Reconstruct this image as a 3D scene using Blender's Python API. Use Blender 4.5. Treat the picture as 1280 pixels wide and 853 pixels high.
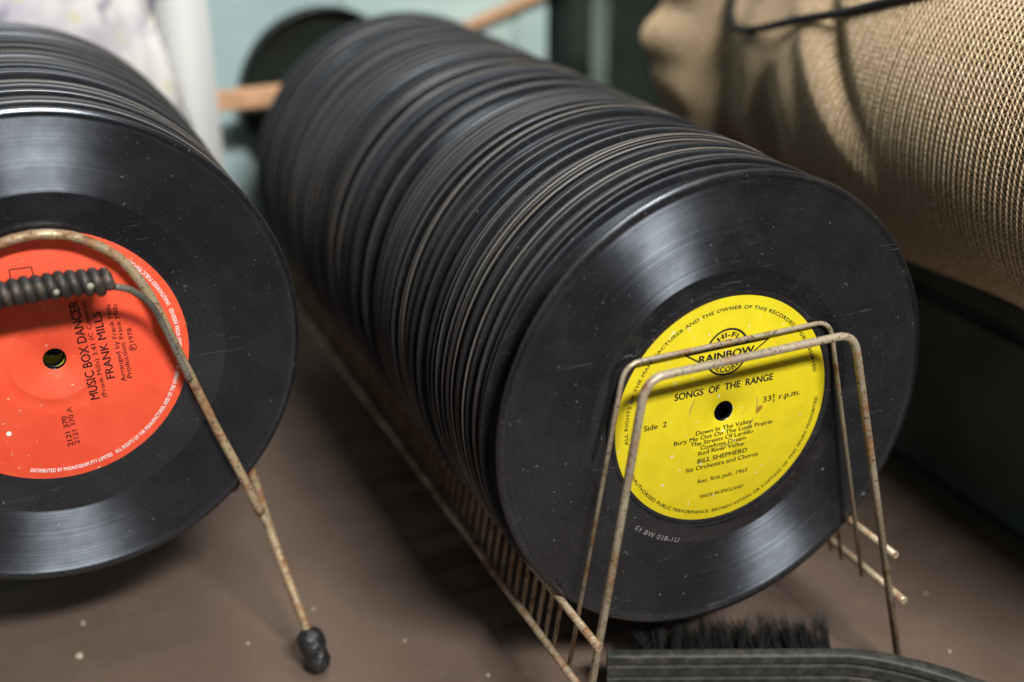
import bpy, math, random
import numpy as np
from mathutils import Vector, Matrix

random.seed(7)
rng = np.random.default_rng(7)
PI = math.pi
scene = bpy.context.scene
for o in list(bpy.data.objects):
    bpy.data.objects.remove(o)
COL = scene.collection

# ------------------------------------------------------------------ camera
cam_d = bpy.data.cameras.new('camera')
cam = bpy.data.objects.new('camera', cam_d)
COL.objects.link(cam)
CX = Vector((0.90904618, -0.41668870, -0.00236130))
CD = Vector((-0.17870015, -0.38471973, -0.90556998))     # image-down
CF = Vector((0.37643234, 0.82362689, -0.42419034))       # forward
cam.matrix_world = Matrix(((CX.x, -CD.x, -CF.x, -0.223388),
                           (CX.y, -CD.y, -CF.y, -0.307790),
                           (CX.z, -CD.z, -CF.z, 0.322371),
                           (0, 0, 0, 1)))
cam_d.sensor_width = 36
cam_d.lens = 1488.50 * 36 / 1280
cam_d.clip_start = 0.01
cam_d.clip_end = 50
cam_d.dof.use_dof = True
cam_d.dof.focus_distance = 0.422
cam_d.dof.aperture_fstop = 3.6
cam_d.dof.aperture_blades = 9
scene.camera = cam

# ------------------------------------------------------------------ light
world = bpy.data.worlds.new('World')
scene.world = world
world.use_nodes = True
bg = world.node_tree.nodes['Background']
bg.inputs[0].default_value = (0.80, 0.90, 1.0, 1)
bg.inputs[1].default_value = 0.055


def area_light(name, loc, target, sx, sy, power, color):
    d = bpy.data.lights.new(name, 'AREA')
    d.shape = 'RECTANGLE'
    d.size = sx
    d.size_y = sy
    d.energy = power
    d.color = color
    o = bpy.data.objects.new(name, d)
    COL.objects.link(o)
    o.location = loc
    o.rotation_euler = (Vector(target) - Vector(loc)).to_track_quat('-Z', 'Y').to_euler()
    return o


area_light('tube_lamp', (0.02, -1.18, 1.32), (0, 0, 0.1), 0.50, 0.15, 46, (1.0, 0.96, 0.92))
area_light('ceiling_lamp', (0.30, 0.10, 1.75), (0, 0.2, 0), 0.9, 0.25, 13, (1.0, 0.96, 0.91))
area_light('blue_side_fill', (-1.35, -0.15, 0.75), (0, 0.1, 0.1), 0.5, 0.6, 0.7, (0.68, 0.82, 1.0))  # added bluish fill from the left, puts a cool edge on the record rims

scene.view_settings.view_transform = 'Standard'
scene.view_settings.look = 'None'
scene.view_settings.gamma = 1
scene.view_settings.exposure = 0.0

# ------------------------------------------------------------------ helpers


def mesh(name, verts, faces, mat=None, smooth=True):
    me = bpy.data.meshes.new(name)
    me.from_pydata([tuple(v) for v in verts], [], [tuple(f) for f in faces])
    if mat is not None:
        for m in (mat if isinstance(mat, (list, tuple)) else [mat]):
            me.materials.append(m)
    if smooth:
        me.polygons.foreach_set('use_smooth', [True] * len(me.polygons))
    me.update()
    return me


def obj(name, me, parent=None, loc=None, rot=None):
    o = bpy.data.objects.new(name, me)
    COL.objects.link(o)
    if parent is not None:
        o.parent = parent
    if loc is not None:
        o.location = loc
    if rot is not None:
        o.rotation_euler = rot
    return o


def empty(name, loc=(0, 0, 0)):
    o = bpy.data.objects.new(name, None)
    o.empty_display_size = 0.01
    COL.objects.link(o)
    o.location = loc
    return o


def tag(o, label=None, cat=None, group=None, kind=None):
    if label:
        o['label'] = label
    if cat:
        o['category'] = cat
    if group:
        o['group'] = group
    if kind:
        o['kind'] = kind
    return o


def fillet(pts, rad, n=6):
    pts = [Vector(p) for p in pts]
    out = [pts[0]]
    for i in range(1, len(pts) - 1):
        a, b, c = pts[i - 1], pts[i], pts[i + 1]
        u, v = (a - b).normalized(), (c - b).normalized()
        d = min(rad, (a - b).length * .45, (c - b).length * .45)
        p0, p2 = b + u * d, b + v * d
        for k in range(n + 1):
            t = k / n
            out.append(p0 * (1 - t) ** 2 + b * 2 * t * (1 - t) + p2 * t * t)
    out.append(pts[-1])
    return out


def catmull(pts, n=8):
    P = [Vector(p) for p in pts]
    P = [P[0] * 2 - P[1]] + P + [P[-1] * 2 - P[-2]]
    out = []
    for i in range(1, len(P) - 2):
        for k in range(n):
            t = k / n
            a, b, c, d = P[i - 1], P[i], P[i + 1], P[i + 2]
            out.append(.5 * ((2 * b) + (c - a) * t + (2 * a - 5 * b + 4 * c - d) * t * t + (3 * b - a - 3 * c + d) * t ** 3))
    out.append(P[-2])
    return out


def tube(pts, r, seg=10, cap=True):
    """verts, faces of a swept round wire"""
    pts = [Vector(p) for p in pts]
    n = len(pts)
    rr = r if isinstance(r, (list, tuple)) else [r] * n
    V, F = [], []
    t = (pts[1] - pts[0]).normalized()
    nrm = t.orthogonal().normalized()
    for i in range(n):
        if i == 0:
            tn = (pts[1] - pts[0]).normalized()
        elif i == n - 1:
            tn = (pts[-1] - pts[-2]).normalized()
        else:
            tn = (pts[i + 1] - pts[i - 1]).normalized()
        nrm = (nrm - tn * nrm.dot(tn)).normalized()
        b = tn.cross(nrm)
        for k in range(seg):
            a = 2 * PI * k / seg
            V.append(pts[i] + (nrm * math.cos(a) + b * math.sin(a)) * rr[i])
    for i in range(n - 1):
        for k in range(seg):
            k2 = (k + 1) % seg
            F.append((i * seg + k, i * seg + k2, (i + 1) * seg + k2, (i + 1) * seg + k))
    if cap:
        F.append(tuple(range(seg - 1, -1, -1)))
        F.append(tuple((n - 1) * seg + k for k in range(seg)))
    return V, F


def wire(name, pts, r, mat, parent=None, seg=10):
    V, F = tube(pts, r, seg)
    me = mesh(name, V, F, mat)
    me.polygons[-1].use_smooth = False
    me.polygons[-2].use_smooth = False
    return obj(name, me, parent)


def join(parts):
    V, F = [], []
    for v, f in parts:
        o = len(V)
        V += list(v)
        F += [tuple(i + o for i in q) for q in f]
    return V, F


def boxvf(x0, x1, y0, y1, z0, z1, b=0.0):
    """box, edges chamfered by b"""
    if b <= 0:
        v = [(x, y, z) for z in (z0, z1) for y in (y0, y1) for x in (x0, x1)]
        return v, [(0, 2, 3, 1), (4, 5, 7, 6), (0, 1, 5, 4), (2, 6, 7, 3), (0, 4, 6, 2), (1, 3, 7, 5)]
    import bmesh
    bm = bmesh.new()
    bmesh.ops.create_cube(bm, size=1)
    for v in bm.verts:
        v.co = Vector(((x0 + x1) / 2 + v.co.x * (x1 - x0), (y0 + y1) / 2 + v.co.y * (y1 - y0), (z0 + z1) / 2 + v.co.z * (z1 - z0)))
    bmesh.ops.bevel(bm, geom=bm.edges[:], offset=b, segments=2, affect='EDGES')
    bm.verts.index_update()
    V = [v.co.copy() for v in bm.verts]
    F = [tuple(v.index for v in f.verts) for f in bm.faces]
    bm.free()
    return V, F


def lathe(profile, seg):
    """closed profile of (r, z) around local Z"""
    n = len(profile)
    V, F = [], []
    for k in range(seg):
        a = 2 * PI * k / seg
        ca, sa = math.cos(a), math.sin(a)
        for r, z in profile:
            V.append((r * ca, r * sa, z))
    for k in range(seg):
        k2 = (k + 1) % seg
        for i in range(n):
            j = (i + 1) % n
            F.append((k * n + i, k2 * n + i, k2 * n + j, k * n + j))
    return V, F


# ------------------------------------------------------------------ materials
class NT:
    def __init__(self, name):
        self.m = bpy.data.materials.new(name)
        self.m.use_nodes = True
        self.t = self.m.node_tree
        self.bsdf = self.t.nodes['Principled BSDF']
        self._oc = None

    def n(self, typ, **kw):
        nd = self.t.nodes.new(typ)
        for k, v in kw.items():
            setattr(nd, k, v)
        return nd

    def put(self, sock, v):
        if isinstance(v, bpy.types.NodeSocket):
            self.t.links.new(v, sock)
        else:
            sock.default_value = v

    def oc(self, which='Object'):
        if self._oc is None:
            self._oc = self.n('ShaderNodeTexCoord')
        return self._oc.outputs[which]

    def math(self, op, a, b=None, c=None, clamp=False):
        nd = self.n('ShaderNodeMath', operation=op, use_clamp=clamp)
        self.put(nd.inputs[0], a)
        if b is not None:
            self.put(nd.inputs[1], b)
        if c is not None:
            self.put(nd.inputs[2], c)
        return nd.outputs[0]

    def noise(self, scale, detail=3, rough=.55, vec=None, dim='3D', w=None):
        nd = self.n('ShaderNodeTexNoise', noise_dimensions=dim)
        nd.inputs['Scale'].default_value = scale
        nd.inputs['Detail'].default_value = detail
        nd.inputs['Roughness'].default_value = rough
        if dim == '1D':
            self.put(nd.inputs['W'], w)
        else:
            self.put(nd.inputs['Vector'], vec if vec is not None else self.oc())
        return nd.outputs[0]

    def ramp(self, fac, a, b):
        """smooth 0..1 between a and b"""
        nd = self.n('ShaderNodeMapRange', interpolation_type='SMOOTHSTEP')
        self.put(nd.inputs['Value'], fac)
        nd.inputs['From Min'].default_value = a
        nd.inputs['From Max'].default_value = b
        return nd.outputs['Result']

    def mixf(self, fac, a, b):
        nd = self.n('ShaderNodeMix', data_type='FLOAT')
        self.put(nd.inputs[0], fac)
        self.put(nd.inputs[2], a)
        self.put(nd.inputs[3], b)
        return nd.outputs[0]

    def mix(self, fac, a, b):
        nd = self.n('ShaderNodeMix', data_type='RGBA')
        self.put(nd.inputs[0], fac)
        for s, v in ((nd.inputs[6], a), (nd.inputs[7], b)):
            self.put(s, v if isinstance(v, bpy.types.NodeSocket) else (*v, 1))
        return nd.outputs[2]

    def bump(self, h, strength, dist):
        nd = self.n('ShaderNodeBump')
        nd.inputs['Strength'].default_value = strength
        nd.inputs['Distance'].default_value = dist
        self.put(nd.inputs['Height'], h)
        self.t.links.new(nd.outputs[0], self.bsdf.inputs['Normal'])
        return nd

    def set(self, **kw):
        names = dict(color='Base Color', rough='Roughness', metal='Metallic', spec='Specular IOR Level',
                     aniso='Anisotropic', anrot='Anisotropic Rotation', tangent='Tangent', coat='Coat Weight',
                     sheen='Sheen Weight')
        for k, v in kw.items():
            s = self.bsdf.inputs[names[k]]
            if k == 'color' and not isinstance(v, bpy.types.NodeSocket):
                v = (*v, 1)
            self.put(s, v)
        return self


def vinyl_material(name, groove_in, groove_out, dust, seed, dull=0.0):
    t = NT(name)
    co = t.oc()
    sx = t.n('ShaderNodeSeparateXYZ')
    t.put(sx.inputs[0], co)
    x, y = sx.outputs[0], sx.outputs[1]
    r = t.math('SQRT', t.math('ADD', t.math('MULTIPLY', x, x), t.math('MULTIPLY', y, y)))
    g = t.math('MULTIPLY', t.ramp(r, groove_in - .0004, groove_in + .0004), t.math('SUBTRACT', 1.0, t.ramp(r, groove_out - .0005, groove_out + .0005)))
    bands = t.noise(900, 4, .7, dim='1D', w=t.math('ADD', r, seed * .37))
    off = t.n('ShaderNodeVectorMath', operation='ADD')
    t.put(off.inputs[0], co)
    off.inputs[1].default_value = (seed * 1.7, seed * .9, seed * 2.3)
    P = off.outputs[0]
    specks = t.ramp(t.noise(1500, 1, .4, P), .715, .76)
    specks2 = t.ramp(t.noise(520, 2, .5, P), .735, .77)
    film = t.ramp(t.noise(45, 5, .62, P), .42, .72)
    fine = t.noise(2600, 2, .6, P)
    # hairline scratches: strongly stretched noise in three directions, broken up
    line = None
    for ang, th in ((.5, .735), (1.9, .745), (-.75, .74)):
        mp = t.n('ShaderNodeMapping')
        t.put(mp.inputs['Vector'], P)
        mp.inputs['Rotation'].default_value = (0, 0, ang + seed)
        mp.inputs['Scale'].default_value = (45, 2600, 1)
        ln = t.ramp(t.noise(1, 1, .4, mp.outputs[0]), th, th + .03)
        line = ln if line is None else t.math('MAXIMUM', line, ln)
    line = t.math('MULTIPLY', line, t.ramp(t.noise(55, 2, .5, P), .55, .62))
    smudge = t.ramp(t.noise(38, 5, .65, P), .36, .66)
    d = t.math('ADD', t.math('MULTIPLY', film, .022 * dust + .012 * dull), t.math('MULTIPLY', specks, .35 * dust))
    d = t.math('ADD', d, t.math('MULTIPLY', specks2, .65 * dust))
    d = t.math('ADD', d, t.math('MULTIPLY', line, .30 * dust))
    d = t.math('ADD', d, t.math('MULTIPLY', t.math('MULTIPLY', fine, film), .03 * dust), clamp=True)
    t.set(color=t.mix(d, (.0075, .0075, .0085), (.30, .30, .29)))
    rg = t.mixf(g, .20 + dull * .28, t.math('ADD', .335 + dull * .1, t.math('MULTIPLY', bands, .14)))
    t.set(rough=t.math('ADD', rg, t.math('MULTIPLY', film, .05)))
    t.set(aniso=g, anrot=.25)
    sp = t.math('MULTIPLY', t.mixf(smudge, .62, 1.0), t.mixf(t.ramp(bands, .35, .65), .72, 1.05))
    t.set(spec=t.mixf(g, .55 - .25 * dull, t.math('MULTIPLY', sp, 1 - .5 * dull)))
    t.bsdf.inputs['Specular Tint'].default_value = (.74, .85, 1.0, 1)
    t.bsdf.inputs['IOR'].default_value = 1.80
    tg = t.n('ShaderNodeTangent', direction_type='RADIAL', axis='Z')
    t.set(tangent=tg.outputs[0])
    wob = t.math('MULTIPLY', t.math('SINE', t.math('MULTIPLY', r, 2 * PI / .00042)), g)
    h = t.math('ADD', t.math('MULTIPLY', wob, .25), t.math('MULTIPLY', t.math('MULTIPLY', bands, g), 1.2))
    h = t.math('ADD', h, t.math('MULTIPLY', t.noise(60, 3, .5, P), 1.5))
    t.bump(h, .35, .00012)
    return t.m


def edge_material(name, tone, warm):
    """scuffed, dusty outer rim of a record"""
    t = NT(name)
    n1 = t.ramp(t.noise(30, 3, .6), .25, .75)
    n2 = t.ramp(t.noise(1200, 2, .5), .35, .75)
    c1 = (tone * .55 * (1 + warm), tone * .55, tone * .55 * (1 - warm))
    c2 = (tone * (1 + warm), tone, tone * (1 - warm))
    t.set(color=t.mix(t.math('ADD', t.math('MULTIPLY', n1, .6), t.math('MULTIPLY', n2, .4)), c1, c2), rough=.46, spec=.5)
    return t.m


def simple(name, color, rough=.6, spec=.4, var=.15, scale=60, bumpd=0.0, bscale=400):
    t = NT(name)
    n = t.noise(scale, 4, .6)
    lo = tuple(c * (1 - var) for c in color)
    hi = tuple(min(1, c * (1 + var)) for c in color)
    t.set(color=t.mix(t.ramp(n, .3, .7), lo, hi), rough=rough, spec=spec)
    if bumpd:
        t.bump(t.noise(bscale, 3, .6), .6, bumpd)
    return t.m


def wire_material(name, base, rust_amt, seed):
    t = NT(name)
    geo = t.n('ShaderNodeNewGeometry')
    off = t.n('ShaderNodeVectorMath', operation='ADD')
    t.put(off.inputs[0], geo.outputs['Position'])
    off.inputs[1].default_value = (seed, seed * 2, seed * 3)
    P = off.outputs[0]
    n1 = t.noise(170, 5, .7, P)
    n2 = t.noise(800, 3, .6, P)
    n3 = t.noise(45, 3, .6, P)
    m1 = t.ramp(t.math('ADD', t.math('MULTIPLY', n1, .7), t.math('MULTIPLY', n3, .3)), .60 - rust_amt * .2, .70 - rust_amt * .14)
    m2 = t.ramp(n2, .57, .64)
    rust = t.mix(t.ramp(t.noise(300, 3, .5, P), .35, .65), (.17, .075, .03), (.30, .17, .085))
    col = t.mix(t.ramp(n3, .35, .65), base, tuple(c * .68 for c in base))
    col = t.mix(m1, col, rust)
    col = t.mix(t.math('MULTIPLY', m2, .75), col, (.05, .032, .02))
    t.set(color=col, rough=t.mixf(m1, .38, .75), metal=t.mixf(m1, .25, .0))
    t.bump(t.math('ADD', m1, t.math('MULTIPLY', n2, .6)), .5, .0002)
    return t.m


M_wire = wire_material('worn_wire', (.40, .345, .25), .55, 1.3)
M_rust = wire_material('rusty_wire', (.47, .39, .27), .75, 4.1)
M_leftwire = wire_material('brassy_wire', (.43, .345, .21), .75, 7.7)
M_black_rubber = simple('black_rubber', (.018, .018, .018), .36, .5, .4, 300, .0022, 380)
M_ink = simple('black_ink', (.018, .016, .012), .55, .3, .25, 900)
M_redink = simple('dark_ink_on_red', (.045, .008, .008), .55, .3, .25, 900)
M_whiteink = simple('white_ink', (.86, .80, .76), .5, .3, .06, 900)
M_scribe = simple('scribed_grey', (.22, .22, .22), .5, .4, .3, 900)

# ------------------------------------------------------------------ the setting
t = NT('brown_painted_board')
n1 = t.noise(7, 5, .6)
n2 = t.noise(60, 4, .65)
n3 = t.ramp(t.noise(420, 2, .5), .68, .76)
col = t.mix(t.ramp(n1, .35, .65), (.098, .070, .054), (.132, .095, .073))
col = t.mix(t.math('MULTIPLY', t.ramp(n2, .5, .75), .45), col, (.155, .118, .093))
col = t.mix(t.math('MULTIPLY', n3, .4), col, (.34, .29, .24))
t.set(color=col, rough=.62, spec=.35)
t.bump(t.math('ADD', t.noise(300, 4, .6), t.math('MULTIPLY', n2, .6)), .35, .0006)
M_table = t.m
V, F = boxvf(-1.0, .9, -.42, .418, -.03, 0, .002)
tag(obj('table_top', mesh('table_top', V, F, M_table, False)), 'matt brown painted table top under the record racks', kind='structure')

# back wall of pale blue-green boards, each board a piece
M_wall = [simple('pale_teal_paint_%d' % i, c, .6, .3, .10, 14, .0006, 60) for i, c in enumerate(((.40, .53, .52), (.36, .49, .50), (.43, .56, .53)))]
wall = empty('wall', (0, .422, 0))
tag(wall, 'pale blue-green boarded wall behind the racks', kind='structure')
xb = -.95
i = 0
while xb < .12:
    w = .118
    x1 = min(xb + w, .138)
    V, F = boxvf(xb + .0003, x1 - .0003, 0, .018, -.03, .62, .0025)
    obj('board', mesh('board', V, F, M_wall[(i * 2 + i // 3) % 3], False), wall)
    xb += w
    i += 1
V, F = boxvf(-.95, .138, .016, .03, -.03, .62)
obj('backing', mesh('backing', V, F, simple('wall_backing', (.12, .16, .15)), False), wall)

M_dark = simple('dark_green_paint', (.016, .024, .018), .65, .3, .3, 20, .0005, 80)
M_dark2 = simple('grey_green_paint', (.13, .17, .15), .7, .3, .3, 25)
V, F = boxvf(.140, .160, .400, .450, -.03, .62, .002)
tag(obj('timber_post', mesh('timber_post', V, F, M_dark, False)), 'dark green-black timber post at the end of the pale teal wall', 'post')
V, F = boxvf(.20, 1.6, .86, .90, -.03, .9, .002)
tag(obj('far_partition', mesh('far_partition', V, F, M_dark, False)), 'dark wall in the gap beyond the teal boards', kind='structure')
V, F = boxvf(.205, .240, .52, .55, -.03, .175, .004)
tag(obj('wooden_plank', mesh('wooden_plank', V, F, M_dark2, False)), 'short grey-green plank standing in the dark gap beside the post', 'plank')

# wooden batten on two blocks against the wall
M_wood = simple('raw_wood', (.56, .34, .20), .65, .3, .18, 90, .0004, 200)
bt = empty('wooden_batten', (0, .377, .158))
tag(bt, 'horizontal raw wood batten on the teal wall between the two racks', 'batten')
V, F = boxvf(-.24, .112, -.006, .005, -.0052, .0052, .001)
obj('rail', mesh('rail', V, F, M_wood, False), bt)
for x in (-.225, .098):
    V, F = boxvf(x, x + .012, .0052, .0448, -.0045, .0045)
    obj('spacer_block', mesh('spacer_block', V, F, M_wood, False), bt)
a, b = Vector((.030, .413, .166)), Vector((.1157, .413, .1936))
b = a + (b - a) * 1.9
V, F = boxvf(0, (b - a).length, -.003, .007, -.0020, .0020, .0006)
sb = obj('wooden_stick', mesh('wooden_stick', V, F, M_wood, False), None, a)
sb.rotation_euler = (0, -math.atan2(b.z - a.z, b.x - a.x), 0)
tag(sb, 'thin wooden stick nailed at a slant across the teal wall', 'stick')

# dark green chest on the right that carries the woven roll
ch = empty('storage_chest', (.185, -.1, 0))
tag(ch, 'dark green painted chest under the beige woven roll', 'chest')
M_chest = simple('chest_green', (.075, .105, .080), .55, .35, .35, 12, .0006, 120)
V, F = boxvf(0, .45, -.22, .44, .001, .096, .004)
obj('body', mesh('body', V, F, M_chest, False), ch)
V, F = boxvf(.001, .449, -.219, .439, .0965, .112, .003)
obj('lid', mesh('lid', V, F, M_chest, False), ch)

# ------------------------------------------------------------------ woven roll
RX, RZ, RR = .197, .193, .080
Y0, Y1 = -.16, .262


def roll_rho(y, a):
    """radius of the tied roll at length y (m) and angle a (rad, 0 = facing the racks)"""
    y = np.asarray(y, float)
    a = np.asarray(a, float)
    s = np.clip((y - .085) / .11, 0, 1)
    s = s * s * (3 - 2 * s)
    neck = np.exp(-((y - .200) / .020) ** 2)
    rho = RR * (1 - .03 * s - .13 * neck * (1 - .35 * np.sin(a + .4)))
    rho = rho + s * (.0022 * np.sin(5 * a + 18 * y) + .0012 * np.sin(9 * a - 40 * y + 1.0))
    flare = np.clip((y - .208) / .05, 0, 1)
    rho = rho + flare * (.002 + .0050 * np.sin(9 * a + 1.2) + .002 * np.sin(17 * a))
    # one slanting crease and the swelling beyond it
    yc = .104 + .075 * (a - .25)
    cr = np.exp(-((y - yc) / .0070) ** 2) * np.exp(-((a - .36) / .30) ** 2)
    rho = rho - .0060 * cr
    sw = np.exp(-((y - yc - .018) / .012) ** 2) * np.exp(-((a - .10) / .40) ** 2)
    rho = rho + .0040 * sw
    val = np.exp(-((y - .160) / .016) ** 2) * np.exp(-((a + .35) / .50) ** 2)
    rho = rho - .012 * val
    rho = rho + .0014 * np.sin(23 * y + 2 * a) + .0007 * np.sin(51 * y - 3 * a)
    return rho


def roll_pt(y, a, off=0.0):
    rho = roll_rho(y, a) + off
    y, a = np.broadcast_arrays(np.asarray(y, float), np.asarray(a, float))
    # gentle sag towards the near end
    return np.stack([RX - rho * np.cos(a), y + 0 * rho, RZ + rho * np.sin(a)], -1)


roll = empty('woven_roll', (RX, .05, .112))
tag(roll, 'roll of beige open-knit fabric tied with black cord on the dark chest', 'fabric roll')
t = NT('knit_backing')
t.set(color=t.mix(t.ramp(t.noise(500, 3, .6), .35, .65), (.15, .100, .050), (.29, .205, .115)), rough=.85, spec=.15)
t.bump(t.noise(900, 2, .5), .8, .0008)
M_back = t.m
t = NT('knit_thread')
geo = t.n('ShaderNodeNewGeometry')
t.set(color=t.mix(t.ramp(t.noise(700, 3, .6, geo.outputs['Position']), .3, .7), (.52, .375, .21), (.84, .69, .48)), rough=.55, spec=.35)
M_thread = t.m


def np_mesh(name, V, F4, mat):
    """fast quad mesh"""
    me = bpy.data.meshes.new(name)
    n, m = len(V), len(F4)
    me.vertices.add(n)
    me.vertices.foreach_set('co', np.ascontiguousarray(V, np.float32).ravel())
    me.loops.add(m * 4)
    me.loops.foreach_set('vertex_index', np.ascontiguousarray(F4, np.int32).ravel())
    me.polygons.add(m)
    me.polygons.foreach_set('loop_start', np.arange(0, m * 4, 4, dtype=np.int32))
    me.polygons.foreach_set('use_smooth', np.ones(m, bool))
    me.materials.append(mat)
    me.update(calc_edges=True)
    me.validate()
    return me


def grid_faces(nu, nv, closed_v=False, base=0):
    i = np.arange(nu - 1)[:, None]
    j = np.arange(nv if closed_v else nv - 1)[None, :]
    j2 = (j + 1) % nv
    f = np.stack([i * nv + j, i * nv + j2, (i + 1) * nv + j2, (i + 1) * nv + j], -1)
    return f.reshape(-1, 4) + base


def np_tubes(paths, rad, seg):
    """paths: (N, K, 3) polylines; rad scalar or (N, K); returns verts, quads (open ends)"""
    N, K, _ = paths.shape
    tan = np.gradient(paths, axis=1)
    tan /= np.linalg.norm(tan, axis=-1, keepdims=True) + 1e-12
    out = paths - np.array([RX, 0, RZ])
    out[..., 1] = 0
    out /= np.linalg.norm(out, axis=-1, keepdims=True)
    nr = out - tan * np.sum(out * tan, -1, keepdims=True)
    nr /= np.linalg.norm(nr, axis=-1, keepdims=True) + 1e-12
    bi = np.cross(tan, nr)
    an = np.arange(seg) * 2 * PI / seg
    rad = np.broadcast_to(np.asarray(rad, float), (N, K))[..., None, None]
    V = paths[:, :, None, :] + rad * (nr[:, :, None, :] * np.cos(an)[None, None, :, None] + bi[:, :, None, :] * np.sin(an)[None, None, :, None])
    f = grid_faces(K, seg, True)
    F = (f[None] + (np.arange(N) * K * seg)[:, None, None]).reshape(-1, 4)
    return V.reshape(-1, 3), F


ys = np.linspace(Y0, Y1, 240)
as_ = np.linspace(-PI, PI, 160, endpoint=False)
V = roll_pt(ys[:, None], as_[None, :], -.0007).reshape(-1, 3)
F = grid_faces(240, 160, True)
# end closures
endv = []
back = obj('backing_cloth', np_mesh('backing_cloth', V - np.array([RX, .05, .112]), F, M_back), roll)
for yy in (Y0, Y1):
    ringp = roll_pt(np.full(64, yy), np.linspace(-PI, PI, 64, endpoint=False), -.0007)
    cpt = np.array([[RX, yy + (.012 if yy > 0 else -.006), RZ]])
    vv = np.concatenate([ringp, cpt]) - np.array([RX, .05, .112])
    ff = [(k, (k + 1) % 64, 64) for k in range(64)]
    obj('rolled_end', mesh('rolled_end', vv, ff, M_back), roll)

PITCH_Y, PITCH_S = .00258, .0023
rib_y = np.arange(Y0 + .05, Y1 - .001, PITCH_Y)
aA, aB = math.radians(-78), math.radians(100)
nst = int((aB - aA) * RR / PITCH_S)
tt = np.linspace(aA, aB, nst * 4 + 1)
jit = rng.normal(0, .00012, len(rib_y))
# ribs: a row of slanted chain stitches, so the radius pulses and the line wobbles
ph = (np.arange(len(tt)) % 4) / 4 * 2 * PI
yy = rib_y[:, None] + jit[:, None] + .00016 * np.sin(ph)[None, :] + .0003 * np.sin(tt * 5)[None, :] * rng.normal(0, 1, (len(rib_y), 1)) * .5
P = roll_pt(yy, np.broadcast_to(tt, yy.shape), .00045) 
rad = .00033 * (1 + .40 * np.cos(ph))[None, :] * np.ones((len(rib_y), 1))
rad *= np.where(np.arange(len(rib_y)) % 2 == 0, 1.1, .92)[:, None]
V1, F1 = np_tubes(P, rad, 6)
# laid-in threads zig-zagging between neighbouring ribs
zs = np.linspace(aA, aB, nst + 1)
za = []
for layer in range(2):
    k = np.arange(nst + 1)
    side = ((k + layer) % 2)[None, :]
    ang = zs[None, :] + rng.normal(0, .0025, (len(rib_y) - 1, nst + 1))
    yv = rib_y[:-1, None] + side * PITCH_Y
    # midpoints lifted a bit off the backing for a springy look
    mid_y = (yv[:, :-1] + yv[:, 1:]) / 2 + rng.normal(0, .00018, (len(rib_y) - 1, nst))
    mid_a = (ang[:, :-1] + ang[:, 1:]) / 2 + rng.normal(0, .003, mid_y.shape)
    Y = np.empty((len(rib_y) - 1, 2 * nst + 1))
    A = np.empty_like(Y)
    Y[:, ::2], Y[:, 1::2] = yv, mid_y
    A[:, ::2], A[:, 1::2] = ang, mid_a
    off = np.where(np.arange(2 * nst + 1) % 2 == 0, .00015, .00028)[None, :]
    za.append(roll_pt(Y, A, off + layer * .0001))
V2, F2 = np_tubes(np.concatenate(za), .00020, 4)
loc = np.array([RX, .05, .112])
th = obj('rib_stitches', np_mesh('rib_stitches', V1 - loc, F1, M_thread), roll)
tag(th, kind='stuff')
th = obj('cross_threads', np_mesh('cross_threads', V2 - loc, F2, M_thread), roll)
tag(th, kind='stuff')

cpts = [(.2065, 115, .0), (.2080, 70, .0), (.2075, 45, 0), (.2045, 25, 0), (.1985, 16.5, 0), (.187, 15.6, .001), (.1695, 17.4, .001), (.1374, 23.4, .001), (.110, 29.6, 0), (.0858, 35.3, 0), (.0643, 40.8, 0), (.0397, 48.2, 0), (0, 57, 0), (-.05, 75, 0)]
cp = [Vector(roll_pt(y, math.radians(a_), .0022 + o_)) - Vector(loc) for y, a_, o_ in cpts]
M_cord = simple('black_cord', (.020, .021, .022), .7, .3, .3, 900, .0004, 1500)
wire('tie_cord', catmull(cp, 8), .0019, M_cord, roll, 10)

# ------------------------------------------------------------------ white bundle behind the left rack
t = NT('faded_printed_plastic')
n = t.noise(16, 3, .55)
n2 = t.noise(30, 2, .5)
n3 = t.noise(11, 2, .5, t.oc('Generated'))
col = t.mix(t.ramp(n, .47, .60), (.68, .68, .66), (.46, .44, .50))
col = t.mix(t.ramp(n2, .59, .66), col, (.22, .21, .29))
col = t.mix(t.ramp(n3, .58, .66), col, (.60, .57, .32))
t.set(color=col, rough=.35, spec=.5)
M_plastic = t.m
nu, nv = 26, 40
bag = empty('plastic_bag', (-.213, .355, 0))
tag(bag, 'crumpled white plastic bag with faded purple and yellow print behind the left rack', 'bag')
U = np.linspace(0, 1, nu)[:, None]
A = np.linspace(0, 2 * PI, nv, endpoint=False)[None, :]
ex = .090 * np.sign(np.cos(A)) * np.abs(np.cos(A)) ** .28
ey = .038 * np.sign(np.sin(A)) * np.abs(np.sin(A)) ** .45
sc = 1 + .04 * np.sin(6 * U + 2 * A) - .10 * U ** 3
X = ex * sc + .004 * np.sin(9 * A + 11 * U) + .003 * np.sin(17 * U + 3 * A)
Yb = ey * sc * (1 - .35 * U ** 2) + .004 * np.sin(7 * A - 13 * U)
Z = .001 + .285 * U + .006 * np.sin(5 * A) * U
V = np.stack([X + 0 * U, Yb, Z + 0 * A], -1).reshape(-1, 3)
F = [tuple(f) for f in grid_faces(nu, nv, True)]
F += [tuple(range(nv - 1, -1, -1)), tuple((nu - 1) * nv + k for k in range(nv))]
obj('sack', mesh('sack', V, F, M_plastic), bag)
# clear wrapping fold along its right edge
t = NT('greyish_wrap')
t.set(color=(.52, .54, .53), rough=.7, spec=.5)
V, F = boxvf(.086, .113, -.006, .002, .001, .275, .003)
obj('side_gusset', mesh('side_gusset', V, F, t.m), bag)

# ------------------------------------------------------------------ records
R = .0875


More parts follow.
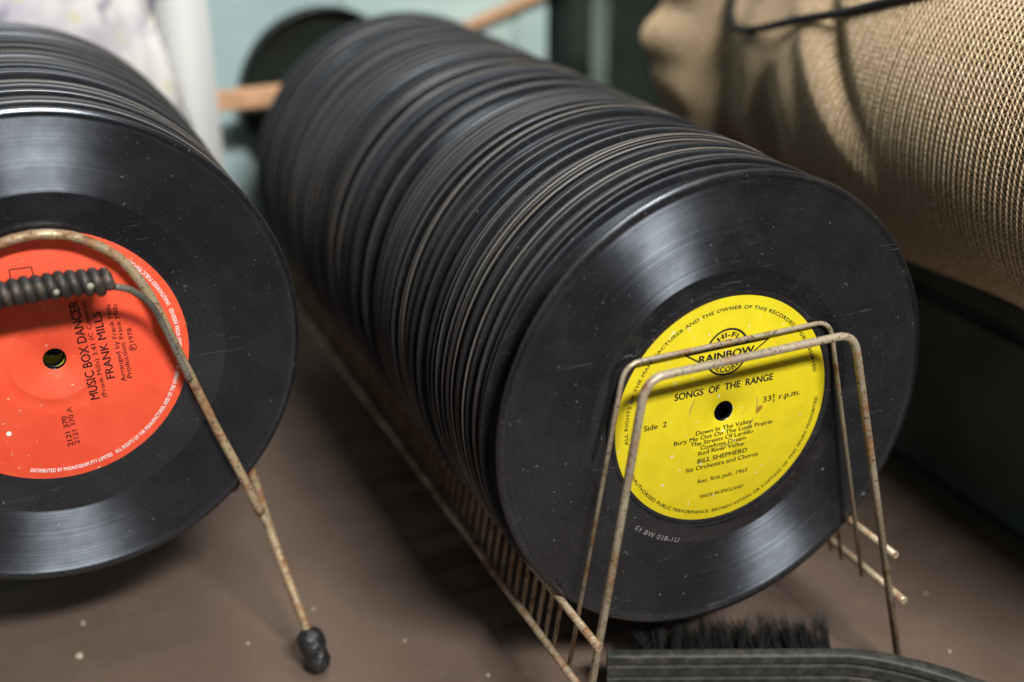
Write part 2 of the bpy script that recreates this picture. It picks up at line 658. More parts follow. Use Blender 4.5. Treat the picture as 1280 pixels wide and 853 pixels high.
def record_profile(th, lab_r, raised, bead=True):
    h = th / 2
    p = [(.0037, -h), (.0037, h)]
    top = [(lab_r + .0004, h), (lab_r + .0010, h + .00005), (lab_r + .0022, h - .0001)]
    if raised:      # pressed ring round the label
        top = [(lab_r + .0006, h), (lab_r + .0014, h + .00012), (lab_r + .0021, h + .00065), (lab_r + .0029, h + .00015), (lab_r + .0042, h - .00015)]
    top += [(raised + .052 if False else .0545, h - .00020), (.070, h - .00025), (R - .0044, h - .00025), (R - .0032, h + .00008), (R - .0022, h + .00034), (R - .0012, h + .00024)]
    if not bead:
        top = top[:-4] + [(R - .0040, h - .00025), (R - .0026, h - .00022), (R - .0014, h - .00018), (R - .0007, h - .0002)]
    p += top
    rim = [(R - .0004, h - .0003), (R - .00008, h * .5), (R, 0), (R - .00008, -h * .5), (R - .0004, -h + .0003)]
    p += rim
    p += [(r, -z) for r, z in reversed(top)]
    return p, len(top)


M_vinyl_y = vinyl_material('black_vinyl_dusty', .0530, .0838, .75, 1.0)
M_vinyl_r = vinyl_material('black_vinyl_scratched', .0592, .0846, .55, 5.0)
M_vinyl_s = vinyl_material('black_vinyl', .0545, .0842, .7, 9.0, 1.0)
M_vinyl_g = vinyl_material('black_vinyl_glossy', .0545, .0842, .5, 3.0, .35)
M_edges = [edge_material('edge_%d' % k, tn, wm) for k, (tn, wm) in enumerate(((.020, .04), (.055, .08), (.12, .14), (.030, .03), (.19, .26)))]
M_labels = [simple('label_paper_%d' % k, c, .6, .3, .08) for k, c in enumerate(((.72, .60, .02), (.6, .06, .04), (.06, .16, .4), (.55, .52, .46), (.04, .04, .045), (.10, .32, .14)))]


def record_mesh(name, th, lab_r, raised, vin, edge, seg=128, bead=True):
    prof, nt = record_profile(th, lab_r, raised, bead)
    V, F = lathe(prof, seg)
    me = mesh(name, V, F, [vin, edge])
    n = len(prof)
    rim0 = 2 + nt - 1
    idx = np.zeros(len(F), np.int32)
    for k in range(seg):
        for i in (range(rim0 + 1, rim0 + 5) if edge is not M_edges[4] else (rim0 + 4, rim0 + 5)):
            idx[k * n + i] = 1
    me.polygons.foreach_set('material_index', idx)
    me.update()
    return me


def label_mesh(name, lab_r, th, mat, ridges=(), front=True, seg=96):
    z = th / 2 + .00006
    prof = [(.0038, z - .00015), (.0040, z)]
    for rr, w, hh in ridges:
        prof += [(rr - w, z), (rr, z + hh), (rr + w, z)]
    prof += [(lab_r - .0003, z), (lab_r, z - .00012)]
    V, F = [], []
    n = len(prof)
    for k in range(seg):
        a = 2 * PI * k / seg
        V += [(r * math.cos(a), r * math.sin(a), q) for r, q in prof]
    for k in range(seg):
        k2 = (k + 1) % seg
        for i in range(n - 1):
            F.append((k * n + i, k * n + i + 1, k2 * n + i + 1, k2 * n + i))
    return mesh(name, V, F, mat)


THS = (.0015, .0018, .0022, .0026, .0030)
REC = {}
for ti, th in enumerate(THS):
    for ei in range(len(M_edges)):
        REC[ti, ei] = record_mesh('record_disc', th, .0455, 0, M_vinyl_g if (ti + ei) % 3 == 0 else M_vinyl_s, M_edges[ei], 128, False)
LAB = {(ti, li): label_mesh('label', .0455, THS[ti], M_labels[li], seg=48) for ti in range(len(THS)) for li in range(len(M_labels))}


def disc_rot(tw, lean, spin=0.0):
    """disc local +Z turned to face the viewer (-Y), leaning by lean, turned by tw, spun in its plane"""
    n = Vector((math.sin(tw) * math.cos(lean), -math.cos(tw) * math.cos(lean), math.sin(lean)))
    up = (Vector((0, 0, 1)) - n * n.z).normalized()
    rt = up.cross(n)
    m = Matrix((rt, up, n)).transposed()
    return (m @ Matrix.Rotation(spin, 3, 'Z')).to_euler()


def put_record(name, ti, ei, li, loc, tw, lean, spin, label, group):
    o = obj(name, REC[ti, ei], None, loc, disc_rot(tw, lean, spin))
    obj('label', LAB[ti, li], o)
    tag(o, label, 'record', group)
    return o


# ---- front record of the long rack
ZC = .12
RB = .0009           # divider wire radius
RRW = .0015          # rail radius
PITCH = .0067
TH0 = .0019
t = NT('yellow_label_paper')
P = t.oc()
n1 = t.noise(110, 4, .6, P)
dirt = t.ramp(t.noise(160, 3, .65, P), .66, .76)
chip = t.ramp(t.noise(420, 2, .5, P), .715, .73)
spot = t.ramp(t.noise(95, 1, .4, P), .765, .78)
sx = t.n('ShaderNodeSeparateXYZ')
t.put(sx.inputs[0], P)
rr = t.math('SQRT', t.math('ADD', t.math('MULTIPLY', sx.outputs[0], sx.outputs[0]), t.math('MULTIPLY', sx.outputs[1], sx.outputs[1])))
ringwear = t.math('MULTIPLY', t.math('SUBTRACT', 1.0, t.ramp(t.math('ABSOLUTE', t.math('SUBTRACT', rr, .0142)), .0, .0005)), t.ramp(t.noise(130, 2, .5, P), .50, .60))
col = t.mix(t.ramp(n1, .3, .7), (.60, .505, .010), (.66, .56, .013))
col = t.mix(t.math('MULTIPLY', dirt, .5), col, (.36, .28, .03))
col = t.mix(t.math('MULTIPLY', chip, .9), col, (.66, .66, .62))
col = t.mix(t.math('MULTIPLY', spot, .8), col, (.25, .09, .02))
col = t.mix(t.math('MULTIPLY', ringwear, .75), col, (.16, .14, .08))
t.set(color=col, rough=.5, spec=.35)
t.bump(t.noise(600, 3, .5, P), .25, .0002)
M_yellow = t.m
LEAN0, TW0 = .0330, -.01637
front = obj('record', record_mesh('record_disc', TH0, .0437, 1, M_vinyl_y, M_edges[0], 256), None, (0, TH0 / 2 + .0002, ZC), disc_rot(TW0, LEAN0))
tag(front, 'black vinyl record with bright yellow label, foremost in the long rack', 'record', None)
ylab = obj('label', label_mesh('label', .0437, TH0, M_yellow, ((.0142, .0005, .00012), (.0172, .0006, .00010)), seg=160), front)
tag(ylab, 'yellow paper label with black lettering')

# ---- lettering


def text_vf(body, bold=0.0, spacing=1.0):
    cu = bpy.data.curves.new('tmp', 'FONT')
    cu.body = body
    cu.size = 1
    cu.resolution_u = 3
    cu.space_character = spacing
    ob = bpy.data.objects.new('tmp', cu)
    COL.objects.link(ob)
    dg = bpy.context.evaluated_depsgraph_get()
    me = bpy.data.meshes.new_from_object(ob.evaluated_get(dg))
    v = np.array([p.co[:] for p in me.vertices])
    f = [tuple(p.vertices) for p in me.polygons]
    bpy.data.objects.remove(ob)
    bpy.data.meshes.remove(me)
    bpy.data.curves.remove(cu)
    v[:, 0] -= v[:, 0].min()
    v[:, 2] = 0
    if bold > 0:        # heavier face: shifted copies, each a few microns higher
        vs, fs = [], []
        for q, (sx_, sy_) in enumerate(((0, 0), (bold, 0), (-bold, 0), (0, bold), (0, -bold))):
            w_ = v.copy()
            w_[:, 0] += sx_ * 1.2
            w_[:, 1] += sy_
            w_[:, 2] = q * 3e-6
            fs += [tuple(i_ + len(v) * q for i_ in g_) for g_ in f]
            vs.append(w_)
        v, f = np.concatenate(vs), fs
    return v, f


CAP = .73   # cap height of the built-in face at size 1 (approx.)


def line_text(body, x0, x1, y, cap, bold=0.0, rot=0.0, z=0.0):
    """text from (x0, y) running x1-x0 wide, mm, turned by rot about the disc centre"""
    v, f = text_vf(body, bold)
    w = v[:, 0].max()
    v = v.copy()
    v[:, 0] = x0 + v[:, 0] * (x1 - x0) / w
    v[:, 1] = y + v[:, 1] * cap / CAP
    c, s = math.cos(rot), math.sin(rot)
    X = v[:, 0] * c - v[:, 1] * s
    Y = v[:, 0] * s + v[:, 1] * c
    return [(a_ / 1000, b_ / 1000, z + q_) for a_, b_, q_ in zip(X, Y, v[:, 2])], f


def arc_text(body, rad, a0, a1, cap, bold=0.0, z=0.0, outward=True):
    """text bent round radius rad (mm) from angle a0 to a1 (degrees)"""
    v, f = text_vf(body, bold, 1.1)
    w = v[:, 0].max()
    th = np.radians(a0 + (a1 - a0) * v[:, 0] / w)
    h = v[:, 1] * cap / CAP
    r_ = rad + h if outward else rad - h
    return [(a_ / 1000, b_ / 1000, z + q_) for a_, b_, q_ in zip(r_ * np.cos(th), r_ * np.sin(th), v[:, 2])], f


def ring_vf(cx, cy, r0, r1, a0, a1, z, n=48):
    V, F = [], []
    for k in range(n + 1):
        a_ = math.radians(a0 + (a1 - a0) * k / n)
        for r_ in (r0, r1):
            V.append(((cx + r_ * math.cos(a_)) / 1000, (cy + r_ * math.sin(a_)) / 1000, z))
    for k in range(n):
        F.append((2 * k, 2 * k + 1, 2 * k + 3, 2 * k + 2))
    return V, F


def stroke_vf(pts, w, z):
    V, F = [], []
    for (ax, ay), (bx, by) in zip(pts[:-1], pts[1:]):
        d = Vector((bx - ax, by - ay)).normalized() * (w / 2)
        nx, ny = -d.y, d.x
        ax2, ay2, bx2, by2 = ax - d.x, ay - d.y, bx + d.x, by + d.y
        o = len(V)
        V += [((ax2 + nx) / 1000, (ay2 + ny) / 1000, z), ((ax2 - nx) / 1000, (ay2 - ny) / 1000, z),
              ((bx2 - nx) / 1000, (by2 - ny) / 1000, z), ((bx2 + nx) / 1000, (by2 + ny) / 1000, z)]
        F.append((o, o + 1, o + 2, o + 3))
    return V, F


def lettering(name, parts, mat, parent, label=None):
    V, F = join(parts)
    o = obj(name, mesh(name, V, F, mat, False), parent)
    if label:
        o['label'] = label
    return o


zt = TH0 / 2 + .00006 + .00014
B = .012
parts = [
    line_text('SONGS  OF  THE  RANGE', -20.5, 20.3, 8.3, 2.7, .022, z=zt),
    line_text('33', 16.6, 20.2, -.1, 2.3, .006, z=zt),
    line_text('1', 20.9, 21.5, 1.2, 1.2, .0, z=zt),
    line_text('3', 20.8, 21.7, -.9, 1.2, .0, z=zt),
    stroke_vf([(20.7, .75), (21.9, .75)], .2, zt),
    line_text('r.p.m.', 23.6, 32.7, -.2, 2.3, B, z=zt),
    line_text('Side  2', -32.4, -23.3, -1.0, 2.2, .008, z=zt),
    line_text('Down In The Valley', -11.1, 12.4, -7.4, 1.75, .006, z=zt),
    line_text('Bury Me Out On The Lone Prairie', -20.0, 21.4, -9.5, 1.75, .006, z=zt),
    line_text('The Streets Of Laredo', -13.1, 13.3, -11.6, 1.75, .006, z=zt),
    line_text('Cowboys Dream', -8.8, 10.4, -13.7, 1.75, .006, z=zt),
    line_text('Red River Valley', -9.6, 9.8, -15.8, 1.75, .006, z=zt),
    line_text('BILL SHEPHERD', -9.8, 11.3, -19.0, 1.9, .008, z=zt),
    line_text('his Orchestra and Chorus', -14.3, 16.1, -21.7, 1.9, .006, z=zt),
    line_text('Rec. first pub. 1963', -9.2, 11.8, -27.4, 1.75, .004, z=zt),
    line_text('MADE IN ENGLAND', -7.9, 10.7, -33.9, 1.5, .002, z=zt),
]
lettering('lettering', parts, M_ink, ylab)
parts = [arc_text('ALL RIGHTS OF THE MANUFACTURER AND THE OWNER OF THIS RECORDED WORK RESERVED', 38.7, 187, 11.5, 1.35, .010, z=zt),
         arc_text('UNAUTHORISED PUBLIC PERFORMANCE, BROADCASTING OR COPYING OF THIS WORK PROHIBITED', 41.0, 204, 356, 1.35, .010, z=zt, outward=False)]
lettering('rim_lettering', parts, M_ink, ylab)
LX, LY = 0.0, 23.0
parts = [ring_vf(LX, LY, 8.2, 8.95, 12, 168, zt), ring_vf(LX, LY, 8.2, 8.95, 206, 334, zt),
         ring_vf(LX, LY, 4.3, 4.8, 24, 156, zt), ring_vf(LX, LY, 4.3, 4.8, 222, 318, zt),
         stroke_vf([(-17.0, 24.9), (17.0, 24.9)], .55, zt), stroke_vf([(-17.0, 24.9), (-8.0, 19.2), (8.0, 19.2), (17.0, 24.9)], .55, zt),
         line_text('RAINBOW', -11.3, 11.3, 20.7, 2.9, .026, z=zt)]
for bd, out, a0, a1, rad in (('HI-FI', True, 128, 52, 5.6), ('RECORD', False, 218, 322, 7.6)):
    v, f = arc_text(bd, rad, a0, a1, 2.0, .022, z=zt, outward=out)
    parts.append(([(p[0] + LX / 1000, p[1] + LY / 1000, p[2]) for p in v], f))
lettering('emblem', parts, M_ink, ylab)
# matrix number scratched into the run-out, running down to the right
v, f = arc_text('E1 BW 028-1U', 53.0, 229, 252, 2.0, .0, z=TH0 / 2 + .00002, outward=False)
lettering('matrix_number', [(v, f)], M_scribe, front)

# ---- remaining records of the long rack
NSLOT = 49
k = 0
li_seq = [random.randrange(6) for _ in range(200)]
YEND = 0
ycount = 0
for s in range(1, NSLOT):
    if s > 1 and random.random() < .17:
        continue
    double = random.random() < .34
    ti = random.choice((0, 1, 1, 2, 2, 3, 4))
    if double:
        ti = min(ti, 1)
    ei = random.choices(range(5), (4, 4, 3, 4, 1))[0]
    y = s * PITCH + .0090 + random.uniform(-.0017, .0017)
    dz = random.choice((-.0016, -.0008, -.0004, 0, 0, .0002))
    put_record('record', ti, ei, 4 if s == 1 else li_seq[s], (random.uniform(-.0005, .0005), y, ZC + dz), random.uniform(-.006, .006), LEAN0 + random.uniform(-.018, .030), random.uniform(0, 6.28),
               'black record standing directly behind the yellow-label record in the long rack' if s == 1 else 'black record at the wall end of the long rack' if s == NSLOT - 1 else
               'black vinyl record with a thin tan rim standing in the long rack' if ei == 4 else 'dusty black vinyl record standing in the long rack behind the yellow-label record', 'records filed in the long rack')
    if double:
        put_record('record', 0, random.randrange(4), li_seq[-s], (random.uniform(-.0005, .0005), y + .0027, ZC - random.uniform(0, .0006)), 0, LEAN0 + random.uniform(-.004, .004), 1.0,
                   'dusty black vinyl record standing in the long rack behind the yellow-label record', 'records filed in the long rack')
RACK_END = .410
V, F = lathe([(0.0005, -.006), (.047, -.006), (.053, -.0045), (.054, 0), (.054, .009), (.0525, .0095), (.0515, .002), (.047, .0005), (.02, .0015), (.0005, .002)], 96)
lid = obj('stand_in_disc', mesh('stand_in_disc', V, F, simple('black_green', (.012, .017, .014), .4, .4, .3, 40)), None, (-.022, .4125, .147), (PI / 2, 0, 0))  # made-up disc standing in for a dark round shape of unknown nature
tag(lid, 'round black-green stand-in for an unidentified dark shape on the teal wall behind the long rack', 'lid')

# ---- the long wire rack
rack = empty('wire_record_rack', (0, .2, 0))
tag(rack, 'long rusty wire rack holding the row with the yellow-label record', 'record rack')
RL = Vector((0, .2, 0))


def rw(name, pts, r, mat, parent=rack, seg=10):
    return wire(name, [Vector(p) - RL for p in pts], r, mat, parent, seg)


XU, ZU = .0636, ZC - .0625
XL, ZL = .0678, ZC - .0822
for s in (-1, 1):
    rw('upper_rail', [(s * XU, -.0285, ZU)] + [(s * XU + random.uniform(-.0003, .0003), y, ZU) for y in np.linspace(0, .39, 20)] + [(s * XU, RACK_END, ZU)], RRW, M_rust)
    rw('lower_rail', [(s * XL, -.0325, ZL)] + [(s * XL + random.uniform(-.0003, .0003), y, ZL) for y in np.linspace(0, .39, 20)] + [(s * XL, RACK_END, ZL)], RRW, M_rust)
wt, ht, sl, s1 = .04195, ZC + .0284, .2125, .110
for y, sg, nm in ((-.0145, 1, 'end_bail'), (.4065, 0, 'end_bail')):
    h = ht - .0003
    pts = [(-wt - sl * h, y - sg * s1 * h, .0003), (-wt, y, ht), (wt, y, ht), (wt + sl * h, y - sg * s1 * h, .0003)]
    rw(nm, fillet(pts, .0075), RRW, M_wire, seg=12)
wt2, ht2, sl2, S2 = .0422, ZC + .0277, .2090, .085
h = ht2 - (ZL - .002)
pts = fillet([(-wt2 - sl2 * h, -.0010 - S2 * h, ht2 - h), (-wt2, -.0010, ht2), (wt2, -.0010, ht2), (wt2 + sl2 * h, -.0010 - S2 * h, ht2 - h)], .0065, 5)
V, F = tube([Vector(p) - RL for p in pts], RB, 8)
div_me = mesh('divider', V, F, M_wire)
V, F = tube([Vector(p) - RL for p in pts], RB, 8)
div_me2 = mesh('divider', V, F, M_rust)
for s in range(0, 70):
    y = s * PITCH + (.0056 if s else 0)
    if y > RACK_END - .012:
        break
    d = obj('divider', div_me if s == 0 else div_me2, rack)
    d.location.y = y

# ------------------------------------------------------------------ left rack
LC = Vector((-.21318, .09780, .14117))
LTW, LLEAN = .0173, .0447
THL = .0019
nL = Vector((math.sin(LTW) * math.cos(LLEAN), -math.cos(LTW) * math.cos(LLEAN), math.sin(LLEAN)))
t = NT('red_label_paper')
P = t.oc()
col = t.mix(t.ramp(t.noise(70, 4, .6, P), .3, .7), (.80, .085, .034), (.87, .105, .045))
col = t.mix(t.math('MULTIPLY', t.ramp(t.noise(500, 2, .5, P), .73, .76), .7), col, (.85, .55, .45))
t.set(color=col, rough=.42, spec=.4)
t.bump(t.noise(500, 3, .5, P), .2, .0002)
redrec = obj('record', record_mesh('record_disc', THL, .0462, 0, M_vinyl_r, M_edges[3], 256), None, LC - nL * (THL / 2), disc_rot(LTW, LLEAN))
tag(redrec, 'black vinyl record with orange-red label, foremost in the left rack', 'record')
rlab = obj('label', label_mesh('label', .0462, THL, t.m, ((.0150, .0005, .00022), (.0205, .0009, .00016)), seg=160), redrec)
tag(rlab, 'orange-red paper label with dark sideways lettering')
zt = THL / 2 + .00006 + .00024
Q = math.radians(92.6)


def up_text(body, x, y0, y1, cap, bold):
    """text that runs upwards: baseline at x, from y0 to y1 (mm)"""
    v, f = line_text(body, 0, y1 - y0, 0, cap, bold)
    c, s = math.cos(Q), math.sin(Q)
    return [(x / 1000 + p[0] * c - p[1] * s, y0 / 1000 + p[0] * s + p[1] * c, zt + p[2]) for p in v], f


parts = [up_text('MUSIC BOX DANCER', 12.4, -17.8, 20.0, 3.3, .012), up_text('(Frank Mills) 3.41 (C.Control)', 15.0, -17.8, 19.4, 1.7, .0),
         up_text('FRANK MILLS', 18.7, -11.0, 14.7, 3.0, .010), up_text('Arranged by Frank Mills', 22.4, -13.1, 16.8, 1.8, .0),
         up_text('Production: Frank Mills', 24.6, -12.3, 16.4, 1.8, .0), up_text('P 1978', 27.2, -1.5, 6.6, 1.7, .0),
         up_text('2121 370', .9, -34.0, -22.0, 1.9, .010), up_text('2121 370 A', 3.2, -33.6, -18.9, 1.9, .0),
         ring_vf(26.4, -.9, 1.15, 1.35, 0, 360, zt, 20)]
lettering('lettering', parts, M_redink, rlab)
parts = [arc_text('DISTRIBUTED BY PHONOGRAM PTY LIMITED   ALL RIGHTS OF THE MANUFACTURER AND OF THE OWNER OF THE RECORDED WORK RESERVED   UNAUTHORISED PUBLIC PERFORMANCE', 43.4, 250, 412, 1.5, .018, z=zt, outward=False),
         ring_vf(-19.2, -24.5, 0, .9, 0, 360, zt, 16)]
lettering('rim_lettering', parts, M_whiteink, rlab)
fr = [(-8.9, 34.5), (-1.9, 34.3), (-1.5, 21.8), (-9.2, 22.0), (-8.9, 34.5)]
parts = [stroke_vf(fr, .35, zt), stroke_vf([(-7.5, 22.4), (-6.8, 27), (-5, 24), (-3.2, 27), (-2.9, 22.4)], .5, zt)]
lettering('emblem', parts, M_redink, rlab)

y = .1035
k = 0
while y < .275:
    ti = random.choice((1, 2, 3, 3, 4))
    ei = random.choices(range(5), (3, 4, 2, 5, 1))[0]
    dz = random.uniform(-.0012, .0)
    put_record('record', ti, ei, 0 if k < 2 else li_seq[100 + k], (LC.x + .0285 * 0 + random.uniform(-.0008, .0008), y, LC.z + dz), LTW + random.uniform(-.02, .02), .035 + random.uniform(-.03, .03), random.uniform(0, 6.28),
               'black record standing directly behind the red-label record in the left rack' if k == 0 else 'glossy black vinyl record standing in the left rack behind the red-label record', 'records filed in the left rack')
    y += random.choice((.0042, .0050, .0070, .0095, .012))
    k += 1

lr = empty('wire_record_rack', (LC.x, .19, 0))
tag(lr, 'wire rack with arched front and coil-wrapped handle holding the red-label record', 'record rack')
RL2 = Vector((LC.x, .19, 0))


def lw(name, pts, r, mat, parent=None, seg=10):
    return wire(name, [Vector(p) - RL2 for p in pts], r, mat, parent or lr, seg)


AX = -.2134
half = [(-.2134, .1880), (-.2065, .1872), (-.1988, .1846), (-.1894, .1779), (-.1838, .1706), (-.1785, .1591), (-.1736, .1428), (-.1685, .1257), (-.1621, .1041), (-.1552, .0832), (-.1493, .0634)]
pr_ = catmull([Vector((x, .0922 + .02 * (z - .08), z)) for x, z in half], 6)
pl_ = [Vector((2 * AX - p.x, p.y, p.z)) for p in reversed(pr_[1:])]
lw('arched_bail', pl_ + pr_, .0018, M_leftwire, seg=12)
for s in (1, -1):
    fx = lambda x: AX + s * (x - AX)
    pts = [Vector((fx(-.1528), .1035, .0890)), Vector((fx(-.1488), .1000, .0740)), Vector((fx(-.1458), .0920, .0517)), Vector((fx(-.1402), .0740, .0202)), Vector((fx(-.1392), .0712, .0150))]
    lg = lw('leg', catmull(pts, 6), .0019, M_leftwire, seg=12)
    # weld blob where leg and bail meet
    wb = catmull([(fx(-.1500), .0945, .0690), (fx(-.1483), .0938, .0615), (fx(-.1466), .0925, .0550)], 6)
    nb = len(wb)
    lw('weld', wb, [.0006 + .0010 * math.sin(PI * (i + .3) / (nb + .3)) for i in range(nb)], M_rust, None, 8)
    # lumpy black tape foot
    V, F = [], []
    A_, B_ = Vector((fx(-.1397), .0725, .0180)), Vector((fx(-.1370), .0640, .0014))
    ax = (B_ - A_).normalized()
    e1 = ax.orthogonal().normalized()
    e2 = ax.cross(e1)
    ns, nk = 22, 28
    prof = [.0020, .0034, .0043, .0048, .0050, .0051, .0051, .0050, .0050, .0049, .0048, .0047, .0047, .0046, .0045, .0044, .0042, .0040, .0038, .0034, .0026, .0008]
    rs = random.Random(3 + s)
    tw_ = [rs.uniform(.95, 1.05) for _ in range(ns)]
    for i in range(ns):
        for j in range(nk):
            an = 2 * PI * j / nk
            lump = 1 + (.025 * math.sin(2 * an + i * .3) + .035 * math.sin(5 * an - i * .9) + .035 * math.sin(9 * an + i * 1.6)) * min(1, i / 9)
            r_ = 1.08 * prof[i] * lump * (1 + (tw_[i] - 1) * min(1, max(0, i - 6) / 5))
            V.append(A_.lerp(B_, i / (ns - 1)) + (e1 * math.cos(an) + e2 * math.sin(an)) * r_ - RL2)
    for i in range(ns - 1):
        for j in range(nk):
            F.append((i * nk + j, i * nk + (j + 1) % nk, (i + 1) * nk + (j + 1) % nk, (i + 1) * nk + j))
    F.append(tuple(range(nk - 1, -1, -1)))
    F.append(tuple((ns - 1) * nk + j for j in range(nk)))
    obj('rubber_foot', mesh('rubber_foot', V, F, M_black_rubber), lg)
# handle wire with its coil wrap
HY = .081
hc = [(-.2134, HY, .1742), (-.2019, HY, .1731), (-.1932, HY, .1714), (-.1859, .0818, .1682), (-.1800, .0853, .1605), (-.1763, .0890, .1500), (-.1725, .0905, .1370), (-.1697, .0905, .1270)]
hr = catmull(hc, 6)
hl = [Vector((2 * AX - p.x, p.y, p.z)) for p in reversed(hr[1:])]
M_handle = wire_material('dull_grey_wire', (.20, .19, .16), .2, 2.2)
hd = lw('handle', hl + hr, .0012, M_handle, seg=10)
turn = []
cx0, cx1 = -.2335, -.1925
nt_ = 11.6
cz = lambda x: .1744 - 1.5 * max(0, abs(x - AX) - .004) ** 2 * 3.2 - .0002
for i in range(int(nt_ * 18) + 1):
    u = i / (nt_ * 18)
    x = cx0 + (cx1 - cx0) * u
    an = 2 * PI * nt_ * u
    rr_ = .0031 * (1 + .05 * math.sin(an * .31))
    turn.append(Vector((x, HY + rr_ * math.cos(an), cz(x) + rr_ * math.sin(an))))
t = NT('perished_black_coil')
t.set(color=t.mix(t.ramp(t.noise(260, 3, .6), .45, .7), (.026, .025, .023), (.085, .062, .042)), rough=.5, spec=.45)
lw('coil_grip', turn, .00185, t.m, hd, 10)
M_spot = simple('paint_fleck', (.36, .36, .26), .5)
for sx_, dz_, rr_ in ((-.2096, .0003, .0010), (-.1990, .0006, .0011)):
    V, F = [], []
    for i in range(5):
        ph_ = PI * i / 8
        for j in range(10):
            an = 2 * PI * j / 10
            V.append(Vector((sx_ + rr_ * math.sin(ph_) * math.cos(an), HY - .0047 - .0004 * math.cos(ph_), .1735 + dz_ + rr_ * math.sin(ph_) * math.sin(an))) - RL2)
    for i in range(4):
        for j in range(10):
            F.append((i * 10 + j, i * 10 + (j + 1) % 10, (i + 1) * 10 + (j + 1) % 10, (i + 1) * 10 + j))
    obj('paint_fleck', mesh('paint_fleck', V, F, M_spot), hd)
# cradle behind the front record
cr = R + .0018
for s in (-1, 1):
    x = LC.x + s * cr * math.sin(math.radians(40))
    z = LC.z - cr * math.cos(math.radians(40))
    lw('cradle_rail', [(x, .1010, z), (x, .30, z)], .0015, M_leftwire)
    fx = lambda q: AX + s * (q - AX)
    lw('brace', [(fx(-.1528), .1035, .0890), (x, .1035, z - .0028)], .0013, M_leftwire)
    lw('rear_leg', [(x, .297, z), (x + s * .012, .305, .0015)], .0017, M_leftwire)
xs_ = cr * math.sin(math.radians(40))
z = LC.z - cr * math.cos(math.radians(40))
lw('cross_wire', [(LC.x - xs_, .1035, z - .0028), (LC.x + xs_, .1035, z - .0028)], .0013, M_leftwire)
lw('cross_wire', [(LC.x - xs_, .296, z - .0030), (LC.x + xs_, .296, z - .0030)], .0013, M_leftwire)

# ------------------------------------------------------------------ brush
A_ = Vector((-.0420, .0042, 0))
B_ = Vector((.0421, -.0336, 0))
u = (B_ - A_).normalized()
w = Vector((-u.y, u.x, 0))                 # away from the viewer
brush = empty('brush', A_ + u * .04)
tag(brush, 'old black brush lying on its side under the front of the long rack', 'brush')
t = NT('worn_black_paint')
n1 = t.noise(240, 5, .65)
n2 = t.ramp(t.noise(55, 4, .7), .56, .70)
col = t.mix(t.ramp(n1, .35, .7), (.015, .017, .015), (.042, .043, .036))
col = t.mix(t.math('MULTIPLY', n2, .6), col, (.11, .090, .060))
t.set(color=col, rough=.55, spec=.35)
t.bump(n1, .5, .0005)
M_brush = t.m
rot = math.atan2(u.y, u.x)
brush.rotation_euler = (0, 0, rot)
# local frame: x along brush, y away, z up; stock lies on edge: 24 mm tall, 5-9 mm thick, with two sunk lines on its back
L0 = -.04
stock_top = .0235
npts = 64


def stock_top_z(x):
    return stock_top if x < .052 else stock_top - .0075 * min(1, (x - .052) / .055) ** 1.3


def stock_y(x):
    """front face of the back, curving towards the viewer along the handle"""
    d = max(0, x - .045)
    return -.0025 - .0 - d * d * 4.2 if d < .05 else -.0025 - .05 * .05 * 4.2 - (d - .05) * .42


V, F = [], []
sect_n = None
for i in range(npts):
    x = L0 + .0006 + (.185) * i / (npts - 1)
    zt_ = stock_top_z(x)
    yf = stock_y(x)
    thick = .0050 if x < .05 else .0050 + .002 * min(1, (x - .05) / .04)
    e = min(1, (x - L0) / .004)
    rnd = .0012 + (1 - math.sqrt(max(0, 1 - (1 - e) ** 2))) * .004
    zb = .0006 + (0 if x < .052 else .004 * min(1, (x - .052) / .05))
    prof = [(yf + thick, zb + .001), (yf + thick, zt_ - .0010), (yf + thick - .0010, zt_), (yf + .0013, zt_), (yf + .0003, zt_ - .0006), (yf, zt_ - rnd),
            (yf, zt_ - .0037), (yf + .0009, zt_ - .0042), (yf + .0009, zt_ - .0048), (yf - .0003, zt_ - .0054),
            (yf - .0003, zt_ - .0092), (yf + .0008, zt_ - .0097), (yf + .0008, zt_ - .0104), (yf - .0004, zt_ - .0110),
            (yf - .0004, (zt_ + zb) / 2 - .002), (yf, zb + .002), (yf + .001, zb), (yf + thick - .001, zb)]
    sect_n = len(prof)
    V += [(x, a_, b_) for a_, b_ in prof]
for i in range(npts - 1):
    for j in range(sect_n):
        j2 = (j + 1) % sect_n
        F.append((i * sect_n + j, i * sect_n + j2, (i + 1) * sect_n + j2, (i + 1) * sect_n + j))
F.append(tuple(range(sect_n)))
F.append(tuple((npts - 1) * sect_n + j for j in range(sect_n - 1, -1, -1)))
me = mesh('stock', V, F, M_brush)
st = obj('stock', me, brush)
mod = st.modifiers.new('edge', 'EDGE_SPLIT')
mod.split_angle = math.radians(40)
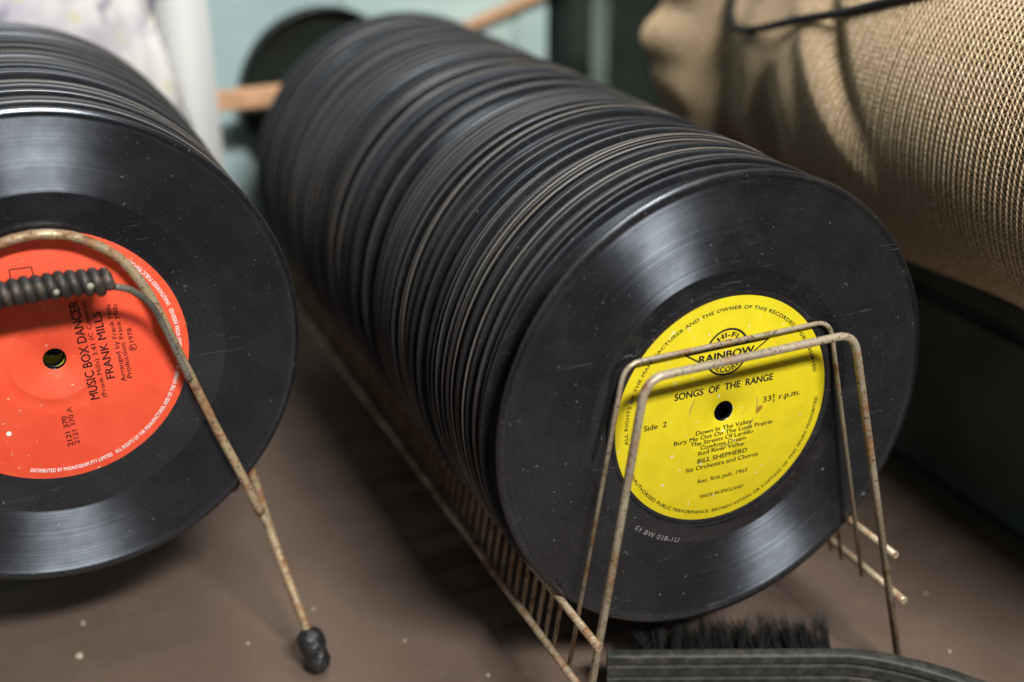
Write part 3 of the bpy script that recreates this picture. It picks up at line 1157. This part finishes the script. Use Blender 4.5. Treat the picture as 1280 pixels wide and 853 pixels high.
# bristles: tufts of tapered hairs
N = 2600
ncol, nrow = 34, 4
hx, hy, hz, ln, dx, dz_, dy = [], [], [], [], [], [], []
for c_ in range(ncol):
    for r_ in range(nrow):
        bx = -.026 + .0735 * (c_ + .5) / ncol
        bz = .0035 + .0165 * (r_ + .5) / nrow
        sx_, sz_ = random.gauss(0, .16), random.gauss(.12, .12)
        for h_ in range(32):
            hx.append(bx + random.gauss(0, .00055))
            hz.append(bz + random.gauss(0, .0007))
            ln.append(.0205 * random.uniform(.72, 1.12))
            dx.append(sx_ + random.gauss(0, .07))
            dz_.append(sz_ + random.gauss(0, .06))
hx, hz, ln, dx, dz_ = map(np.array, (hx, hz, ln, dx, dz_))
N = len(hx)
tts = np.array([0, .35, .7, 1.0])
Pb = np.stack([hx[:, None] + dx[:, None] * ln[:, None] * tts ** 1.4, .0024 + ln[:, None] * tts * np.ones((N, 1)), hz[:, None] + dz_[:, None] * ln[:, None] * tts ** 1.4], -1)
Pb[..., 2] = np.maximum(Pb[..., 2], .0008)
rad = .00016 * (1 - .65 * tts)
k3 = np.arange(3) * 2 * PI / 3
Vb = Pb[:, :, None, :] + rad[None, :, None, None] * np.stack([np.cos(k3), 0 * k3, np.sin(k3)], -1)[None, None]
fb = grid_faces(4, 3, True)
Fb = (fb[None] + (np.arange(N) * 12)[:, None, None]).reshape(-1, 4)
M_hair = simple('black_bristle', (.016, .018, .017), .45, .4, .3, 300)
bo = obj('bristles', np_mesh('bristles', Vb.reshape(-1, 3), Fb, M_hair), brush)
tag(bo, kind='stuff')

# ------------------------------------------------------------------ crumbs on the table
import bmesh
M_crumb = simple('pale_crumb', (.52, .44, .34), .8, .2, .2, 900)
for (x, y, s_, lab) in ((-.2238, .1159, .0015, 'pale crumb on the brown table below the red-label record'), (-.2200, .1377, .0009, None), (-.1596, .0955, .0006, None), (-.1286, .1062, .0006, None), (-.0772, .0360, .0007, None), (-.10, .07, .0006, None), (.100, -.030, .0007, None), (.118, .004, .0006, None)):
    bm = bmesh.new()
    bmesh.ops.create_icosphere(bm, subdivisions=2, radius=1)
    for v in bm.verts:
        v.co *= random.uniform(.75, 1.15)
        v.co = Vector((v.co.x * s_ * 1.3, v.co.y * s_, v.co.z * s_ * .55))
    me = bpy.data.meshes.new('crumb')
    bm.to_mesh(me)
    bm.free()
    me.materials.append(M_crumb)
    o = obj('crumb', me, None, (x, y, s_ * .5), (0, 0, random.uniform(0, 3)))
    tag(o, lab or 'tiny pale speck of grit on the brown table', 'crumb', None if lab else 'specks of grit on the table')
